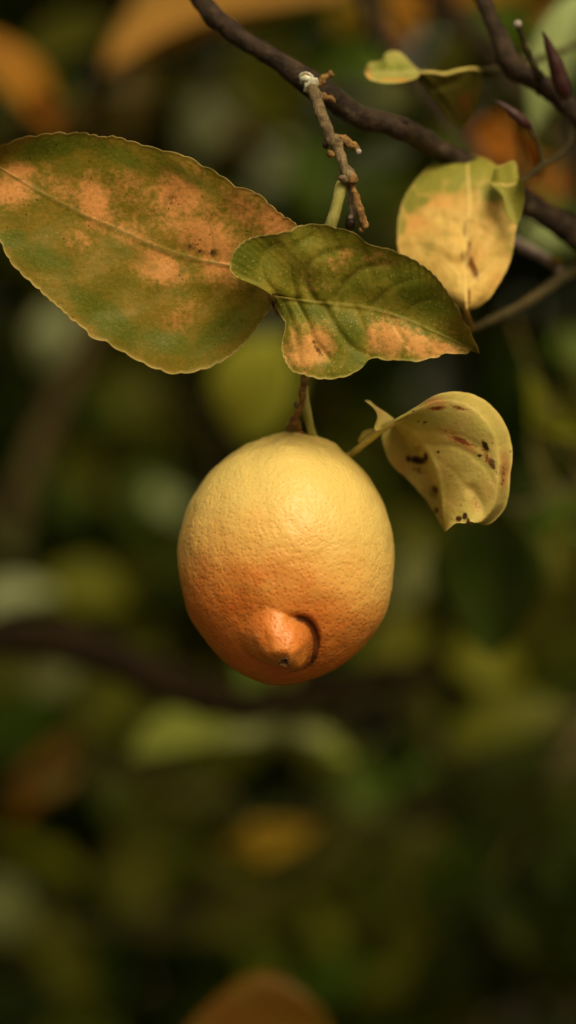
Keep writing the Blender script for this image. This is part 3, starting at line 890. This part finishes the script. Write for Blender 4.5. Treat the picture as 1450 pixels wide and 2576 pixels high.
# ---------------------------------------------------------------- generic leaves for the blurred branches
def leaf_shape(curl, fold, seed):
    nt, nw = 15, 9
    r = random.Random(seed)
    vs_, fs2 = [], []
    for side in (0, 1):
        for i in range(nt):
            t = i / (nt - 1)
            w = (math.sin(math.pi * t ** .85) ** .82) * .5 if 0 < t < 1 else .0
            w = max(w, .012)
            w *= 1 + .05 * math.sin(9 * t + seed)
            for j in range(nw):
                s = -1 + 2 * j / (nw - 1)
                z = fold * abs(s) * w + curl * (t - .5) ** 2 * -1 + .02 * math.sin(7 * t + seed) * s - side * .006
                vs_.append((t, s * w, z))
    o = nt * nw
    for i in range(nt - 1):
        for j in range(nw - 1):
            a = i * nw + j
            fs2.append((a, a + nw, a + nw + 1, a + 1))
            fs2.append((o + a, o + a + 1, o + a + nw + 1, o + a + nw))
    ring = [j for j in range(nw)] + [i * nw + nw - 1 for i in range(1, nt)] + [(nt - 1) * nw + j for j in range(nw - 2, -1, -1)] + [i * nw for i in range(nt - 2, 0, -1)]
    for i in range(len(ring)):
        a, b = ring[i], ring[(i + 1) % len(ring)]
        fs2.append((a, b, b + o, a + o))
    me = bpy.data.meshes.new('leaf')
    me.from_pydata(vs_, [], fs2)
    me.polygons.foreach_set('use_smooth', [True] * len(fs2))
    me.materials.append(M_LEAF)
    return me


SHAPES = [leaf_shape(.35, .35, 1), leaf_shape(.7, .2, 2), leaf_shape(.1, .6, 3), leaf_shape(-.3, .3, 4)]
STALK = {}
TINT = dict(painted_shine=(.58, .64, .36), olive=(.095, .10, .006), green=(.058, .105, .010), dark=(.012, .026, .003), yg=(.19, .20, .013), pale=(.34, .42, .19), grey=(.25, .27, .11),  # brightest tints put gloss highlights into the leaf colour
            orange=(.56, .25, .030), rust=(.30, .095, .010), yellow=(.56, .38, .035), brown=(.10, .06, .015), khaki=(.12, .12, .014), lush=(.070, .125, .013))


def put_leaf(parent, base, tip, hw, d, col, roll=25, dd=0.0, shape=0, stem=None, flip=False):
    B, Tp = at(*base, d), at(*tip, d + dd)
    ax = (Tp - B)
    L = ax.length
    ax.normalize()
    view = Vector((0, 1, 0))
    perp = view.cross(ax).normalized()
    if perp.z < 0:
        perp = -perp
    r = math.radians(roll)
    w = (perp * math.cos(r) + view * math.sin(r))
    w = (w - ax * w.dot(ax)).normalized()
    n = ax.cross(w)
    if n.y > 0:
        n = -n
        w = n.cross(ax)
    W = size(hw, d) * 2 / max(.35, abs(math.cos(r)))
    o = bpy.data.objects.new('leaf', SHAPES[shape % len(SHAPES)])
    COL.objects.link(o)
    M = Matrix((ax, w, n)).transposed().to_4x4()
    M = Matrix.Translation(B) @ M @ Matrix.Diagonal((L, W, L, 1))
    c = TINT[col] if isinstance(col, str) else col
    f = random.uniform(.88, 1.14)
    o.color = (c[0] * f, c[1] * f, c[2] * f, 1)
    o.parent = parent
    o.matrix_parent_inverse = parent.matrix_world.inverted()
    o.matrix_world = M
    if stem is not None:
        q = min(stem, key=lambda p: (p - B).length)
        if (q - B).length > 1e-4:
            e = q - B
            rr = .0011
            a = e.cross(Vector((0, 1, .3))).normalized() * rr
            b = e.cross(a).normalized() * rr
            vs_ = []
            for k in range(4):
                t = k / 3
                sag = Vector((0, 0, -.12 * e.length * math.sin(math.pi * t)))
                for g in range(5):
                    an = 2 * math.pi * g / 5
                    vs_.append(B + e * t + sag + a * math.cos(an) + b * math.sin(an))
            ff_ = [(k * 5 + g, k * 5 + (g + 1) % 5, (k + 1) * 5 + (g + 1) % 5, (k + 1) * 5 + g) for k in range(3) for g in range(5)]
            me_ = bpy.data.meshes.new('leaf_stalk')
            me_.from_pydata(vs_, [], ff_)
            me_.polygons.foreach_set('use_smooth', [True] * len(ff_))
            so = bpy.data.objects.new('leaf_stalk', me_)
            me_.materials.append(M_PETIOLE2)
            COL.objects.link(so)
            so.parent = o
            so.matrix_parent_inverse = M.inverted()
    return o


DEEP = 1.9


def spray(label, stem, leaves, mat=None, name='leafy_branch', filler=0, fcols=('olive', 'green', 'dark', 'lush'), group='blurred lemon branches behind the fruit'):
    stem = [(u, v, d * DEEP, q) for u, v, d, q in stem]
    mid = stem[len(stem) // 2]
    t = thing(name, label, 'branch', at(*mid[:3]), group)
    link('stem', tube(stem, 9, .1, 90), mat or M_BARK2, t)
    sp = [at(*r[:3]) for r in spline(stem, 60)]
    for k, lf in enumerate(leaves):
        base, tip, hw, d, col = lf[:5]
        kw = lf[5] if len(lf) > 5 else {}
        put_leaf(t, base, tip, hw, d * DEEP, col, shape=kw.get('shape', k), stem=sp, roll=kw.get('roll', random.uniform(10, 40)), dd=kw.get('dd', random.uniform(-.01, .03)))
    for k in range(filler):
        r = spline(stem, 40)[random.randrange(40)]
        an = random.uniform(0, 2 * math.pi)
        ln = random.uniform(230, 380) * FOCUS / (FOCUS + r[2])
        b = (r[0] + 45 * math.cos(an), r[1] + 45 * math.sin(an))
        tp = (b[0] + ln * math.cos(an), b[1] + ln * (math.sin(an) * .8 + .25))
        put_leaf(t, b, tp, ln * random.uniform(.17, .27), r[2] + random.uniform(.03, .14), random.choice(fcols), roll=random.uniform(-20, 55), dd=random.uniform(-.02, .05), shape=k, stem=sp)
    return t


# small folded leaf near the top, on its own thin twig
M_FOLDED = main_leaf_mat('folded_leaf', (.30, .30, .075), (.42, .40, .12), (.55, .28, .07), green=(.20, .24, .04), vein=(.4, .38, .12), rim=(.6, .5, .16), dot_w=.1, speck_w=.1)
M_SHADED_LEAF = main_leaf_mat('shaded_leaf', (.075, .070, .010), (.10, .085, .012), (.16, .07, .012), green=(.05, .058, .008), vein=(.1, .09, .02), rim=(.14, .12, .03), dot_w=.1, speck_w=.3)  # hanging half of the folded leaf, darkened to stand for shade
fold = thing('folded_leaf_twig', 'thin twig with a small folded pale green leaf near the top', 'twig', at(1180, 180, .07))
link('twig_wood', tube([(1560, 60, .16, 8), (1380, 140, .12, 8), (1260, 170, .09, 7), (1200, 178, .075, 7)], 9, .1), M_BARK2, fold)
fl_ = blade('leaf', g4([(455, 462), (380, 455), (300, 460), (200, 462), (92, 465)]), g4([(455, 462), (410, 420), (362, 368), (315, 332), (272, 322), (228, 342), (200, 386), (120, 405), (92, 465)]),
            g4([(455, 462), (440, 490), (395, 512), (325, 527), (230, 531), (130, 510), (92, 465)]), lambda T, S, X, Y: .060 + .010 * S + .004 * np.abs(S), M_FOLDED, fold, 60, 20,
            [(g4([(300, 440), (260, 380), (250, 340)]), 3, .0012)],
            patch=[(925, 187, 14, 22), (1000, 200, 50, 5)], green=[(960, 165, 22, 14), (1000, 170, 30, 14)], pleat=.002, scallop=2, seed=31, label='small folded pale green leaf with a browned tip')
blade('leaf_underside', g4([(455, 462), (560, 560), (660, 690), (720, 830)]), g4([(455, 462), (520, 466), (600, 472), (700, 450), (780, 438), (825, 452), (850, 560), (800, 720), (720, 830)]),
      g4([(455, 462), (430, 490), (500, 580), (590, 700), (660, 790), (720, 830)]), lambda T, S, X, Y: .064 + .02 * T, M_SHADED_LEAF, fl_, 50, 18, [(g4([(560, 560), (680, 520)]), 3, .001)],
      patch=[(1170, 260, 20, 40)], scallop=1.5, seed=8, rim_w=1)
link('leaf_stalk', tube([(1058, 182, .0605, 5), (1090, 182, .061, 5), (1120, 186, .062, 5), (1155, 177, .064, 5), (1190, 172, .068, 5), (1205, 178, .075, 6)], 8, .08), M_PETIOLE, fl_)

exec_sprays = True
S = spray
S('blurred branch at the top left carrying a large orange leaf', [(-80, 330, .34, 12), (60, 300, .33, 12), (180, 290, .32, 11), (260, 225, .28, 10)],
  [((890, -30), (255, 165), 140, .31, (.64, .36, .09), dict(roll=40, shape=2, dd=.0)), ((-100, 60), (170, 330), 62, .30, 'orange', dict(roll=30)), ((170, 300), (40, 260), 34, .3, 'rust', dict(roll=10)),
   ((60, 150), (300, 60), 60, .42, 'khaki', dict(roll=25)), ((250, 230), (190, 420), 60, .4, 'brown', dict(roll=5)), ((330, 340), (360, 120), 40, .42, 'brown')], filler=4)
S('blurred branch behind the pale twig with grey green leaves painted as glossy', [(420, 80, .62, 16), (560, 260, .58, 15), (700, 380, .55, 14), (860, 470, .52, 12), (960, 520, .5, 10)],
  [((600, 250), (455, 400), 62, .60, 'painted_shine', dict(roll=32, dd=.03)), ((800, 380), (600, 470), 58, .56, 'painted_shine', dict(roll=36, dd=.02)), ((560, 150), (760, 330), 95, .50, 'olive', dict(roll=20)),
   ((830, 560), (760, 330), 95, .52, 'lush', dict(roll=30)), ((900, 560), (980, 400), 80, .55, 'lush', dict(roll=30)), ((930, 200), (1090, 330), 75, .60, 'grey', dict(roll=30)),
   ((480, 430), (640, 330), 60, .64, 'yg', dict(roll=20)), ((470, 120), (420, 330), 60, .7, 'olive')], filler=7)
S('dark blurred branch behind the top centre with orange brown leaves', [(880, -80, .20, 22), (950, 60, .2, 22), (1040, 190, .2, 22), (1120, 285, .2, 22), (1190, 380, .2, 22), (1300, 560, .2, 20)],
  [((990, -60), (1040, 120), 48, .32, 'orange', dict(roll=10)), ((880, -40), (860, 120), 45, .38, 'yellow', dict(roll=-10)), ((1330, -90), (1130, 80), 75, .33, 'orange', dict(roll=15)), ((1400, 20), (1260, 140), 50, .33, 'orange', dict(roll=15)),
   ((1330, 400), (1150, 330), 58, .21, 'rust', dict(roll=25)), ((1300, 420), (1450, 480), 50, .24, 'rust', dict(roll=20)), ((1180, 60), (1160, 300), 60, .4, 'olive')], mat=M_BARK, filler=5)
S('blurred dark stem behind the folded leaf in the upper right', [(1030, -90, .26, 26), (1140, 30, .26, 26), (1240, 130, .26, 26), (1340, 260, .26, 26), (1500, 430, .26, 24)],
  [((1480, -40), (1335, 340), 60, .13, 'pale', dict(roll=20, shape=0)), ((1420, 160), (1330, 335), 48, .14, 'lush', dict(roll=15)), ((1300, 320), (1350, 460), 20, .075, 'orange', dict(roll=20)), ((1430, 620), (1320, 570), 38, .2, 'pale', dict(roll=35)),
   ((1300, 470), (1440, 640), 60, .3, 'lush', dict(roll=30))], mat=M_BARK, filler=5)
S('blurred light brown stem down the left side with grey leaves', [(280, 700, .5, 30), (225, 840, .5, 30), (150, 1000, .5, 30), (80, 1160, .5, 28), (20, 1330, .5, 26)],
  [((190, 770), (95, 930), 62, .52, 'painted_shine', dict(roll=30)), ((100, 1180), (220, 1330), 55, .55, 'lush', dict(roll=30)), ((-60, 1240), (40, 1420), 60, .55, 'grey', dict(roll=30)), ((20, 760), (90, 1000), 60, .62, 'dark')], mat=M_BROWNSTEM, filler=6)
S('blurred branch above left of the lemon with yellow green leaves', [(330, 900, .62, 14), (450, 1000, .6, 14), (560, 1120, .58, 12), (520, 1300, .56, 10), (440, 1400, .55, 10)],
  [((720, 850), (590, 1120), 115, .34, (.60, .61, .07), dict(roll=24, shape=0)), ((230, 940), (420, 1060), 85, .6, 'olive', dict(roll=25)), ((430, 1200), (310, 1340), 70, .54, 'lush', dict(roll=34)), ((450, 1320), (380, 1220), 40, .52, 'pale', dict(roll=40)),
   ((320, 1130), (240, 1290), 55, .62, 'brown'), ((380, 1400), (300, 1490), 45, .56, 'olive'), ((500, 1000), (440, 1150), 60, .66, 'olive')], filler=8)
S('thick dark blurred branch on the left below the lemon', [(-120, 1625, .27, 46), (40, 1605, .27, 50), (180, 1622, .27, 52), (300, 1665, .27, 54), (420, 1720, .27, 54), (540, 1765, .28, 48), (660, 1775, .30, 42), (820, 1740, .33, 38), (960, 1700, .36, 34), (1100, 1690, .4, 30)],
  [((-90, 1545), (140, 1480), 38, .46, 'painted_shine', dict(roll=38)), ((90, 1470), (340, 1490), 66, .5, 'yg', dict(roll=34)), ((60, 1720), (220, 1650), 60, .5, 'grey', dict(roll=10)), ((-40, 1650), (120, 1720), 60, .5, 'olive', dict(roll=20))], mat=M_SHADED_BARK, filler=4)
S('blurred branch under the lemon with one wide green leaf', [(200, 1900, .5, 14), (330, 1930, .48, 14), (560, 2010, .47, 14), (760, 2060, .47, 14), (1000, 2060, .5, 12)],
  [((320, 1870), (890, 1875), 60, .33, (.25, .29, .055), dict(roll=46, shape=0, dd=.0)), ((540, 1850), (880, 1860), 20, .32, (.42, .45, .20), dict(roll=42)), ((560, 1955), (860, 1960), 50, .345, 'dark', dict(roll=-30)), ((360, 1960), (640, 2000), 55, .5, 'olive', dict(roll=20)), ((860, 1950), (980, 2060), 62, .5, 'lush', dict(roll=20)),  # narrow pale leaf paints a highlight on the wide leaf, dark one its underside
   ((190, 1840), (30, 2090), 42, .42, (.26, .115, .010), dict(roll=12, shape=2)), ((200, 1930), (60, 1990), 50, .34, 'brown', dict(roll=5)), ((420, 2000), (300, 2120), 60, .55, 'olive')], filler=6)
S('blurred branch low in the middle with a golden leaf', [(300, 2330, .5, 14), (480, 2290, .48, 13), (640, 2240, .46, 12), (800, 2180, .46, 12), (980, 2080, .46, 12), (1120, 1980, .46, 12)],
  [((530, 2205), (800, 2085), 46, .42, (.50, .33, .03), dict(roll=22, shape=2)), ((500, 2150), (700, 2230), 50, .36, 'olive', dict(roll=5)), ((620, 2080), (860, 2150), 40, .5, 'khaki', dict(roll=15)), ((300, 2100), (400, 2300), 85, .55, 'khaki', dict(roll=8)), ((500, 2340), (760, 2290), 55, .52, 'khaki', dict(roll=30)), ((1110, 2080), (940, 2240), 50, .46, 'khaki', dict(roll=30)),
   ((900, 2330), (1080, 2190), 60, .52, 'olive'), ((1000, 2300), (1030, 2480), 60, .55, 'olive', dict(roll=10)), ((820, 2200), (900, 2120), 40, .5, 'yg', dict(roll=25)), ((-60, 2220), (90, 2370), 75, .5, (.16, .19, .07), dict(roll=22)), ((90, 2390), (240, 2480), 65, .55, 'olive', dict(roll=20))], filler=7)
S('blurred rust brown leaf on a branch at the bottom edge', [(980, 2760, .24, 14), (860, 2700, .23, 13), (780, 2640, .22, 12)],
  [((840, 2600), (440, 2650), 150, .17, (.12, .047, .004), dict(roll=20, shape=3, dd=.0))], mat=M_BARK, filler=0)
S('blurred branch right of the lemon with a broad dark green leaf', [(1600, 1150, .24, 12), (1480, 1200, .22, 12), (1380, 1260, .2, 11), (1260, 1290, .19, 10)],
  [((1225, 1230), (1245, 1640), 140, .19, (.018, .036, .004), dict(roll=-8, shape=3)), ((1380, 980), (1470, 1110), 40, .3, 'olive', dict(roll=30)), ((1320, 940), (1340, 1090), 20, .2, 'yg', dict(roll=25)), ((1330, 1080), (1470, 1095), 22, .2, 'yg', dict(roll=25)), ((1290, 800), (1330, 860), 40, .22, (.03, .006, .006), dict(roll=5)),
   ((1420, 820), (1480, 950), 60, .3, 'green', dict(roll=20)), ((1420, 1230), (1460, 1500), 45, .34, 'khaki', dict(roll=15))], filler=4, fcols=('dark', 'green', 'dark'))
S('blurred branch low on the right with big dark drooping leaves', [(1600, 1700, .42, 14), (1450, 1800, .4, 14), (1300, 1850, .4, 13), (1120, 1900, .4, 12), (1000, 1700, .42, 12), (960, 1560, .44, 10)],
  [((1120, 1880), (1460, 1800), 62, .4, 'olive', dict(roll=50)), ((1280, 1850), (1300, 2180), 160, .42, (.035, .055, .008), dict(roll=-12)), ((1120, 1400), (960, 1540), 45, .46, 'grey', dict(roll=20)), ((1040, 1560), (920, 1700), 60, .44, 'yg', dict(roll=15)),
   ((1100, 1560), (1060, 1680), 55, .5, 'olive'), ((1130, 1640), (1320, 1690), 66, .5, 'yg'), ((1480, 1430), (1330, 1700), 80, .5, 'khaki'), ((1500, 1250), (1380, 1480), 70, .5, 'khaki'), ((1000, 1280), (1110, 1480), 70, .5, 'olive'), ((1080, 1760), (1010, 1860), 60, .5, 'khaki'), ((1200, 2100), (1120, 2330), 90, .5, 'green')], filler=5, fcols=('dark', 'green', 'olive'))
S('pale blurred stem at the lower right edge', [(1560, 1740, .4, 15), (1450, 1880, .39, 15), (1390, 1950, .39, 13), (1330, 2030, .42, 10), (1270, 2160, .5, 7)],
  [((1250, 2200), (1420, 2420), 90, .42, 'dark', dict(roll=-15)), ((1350, 2100), (1500, 2250), 80, .44, 'dark', dict(roll=-10)), ((1150, 2300), (1060, 2540), 80, .5, 'dark', dict(roll=-10))], mat=M_BROWNSTEM, filler=6, fcols=('dark', 'dark', 'green'))  # dark tinted leaves stand in for the deep shade of this corner
bpy.context.view_layer.update()
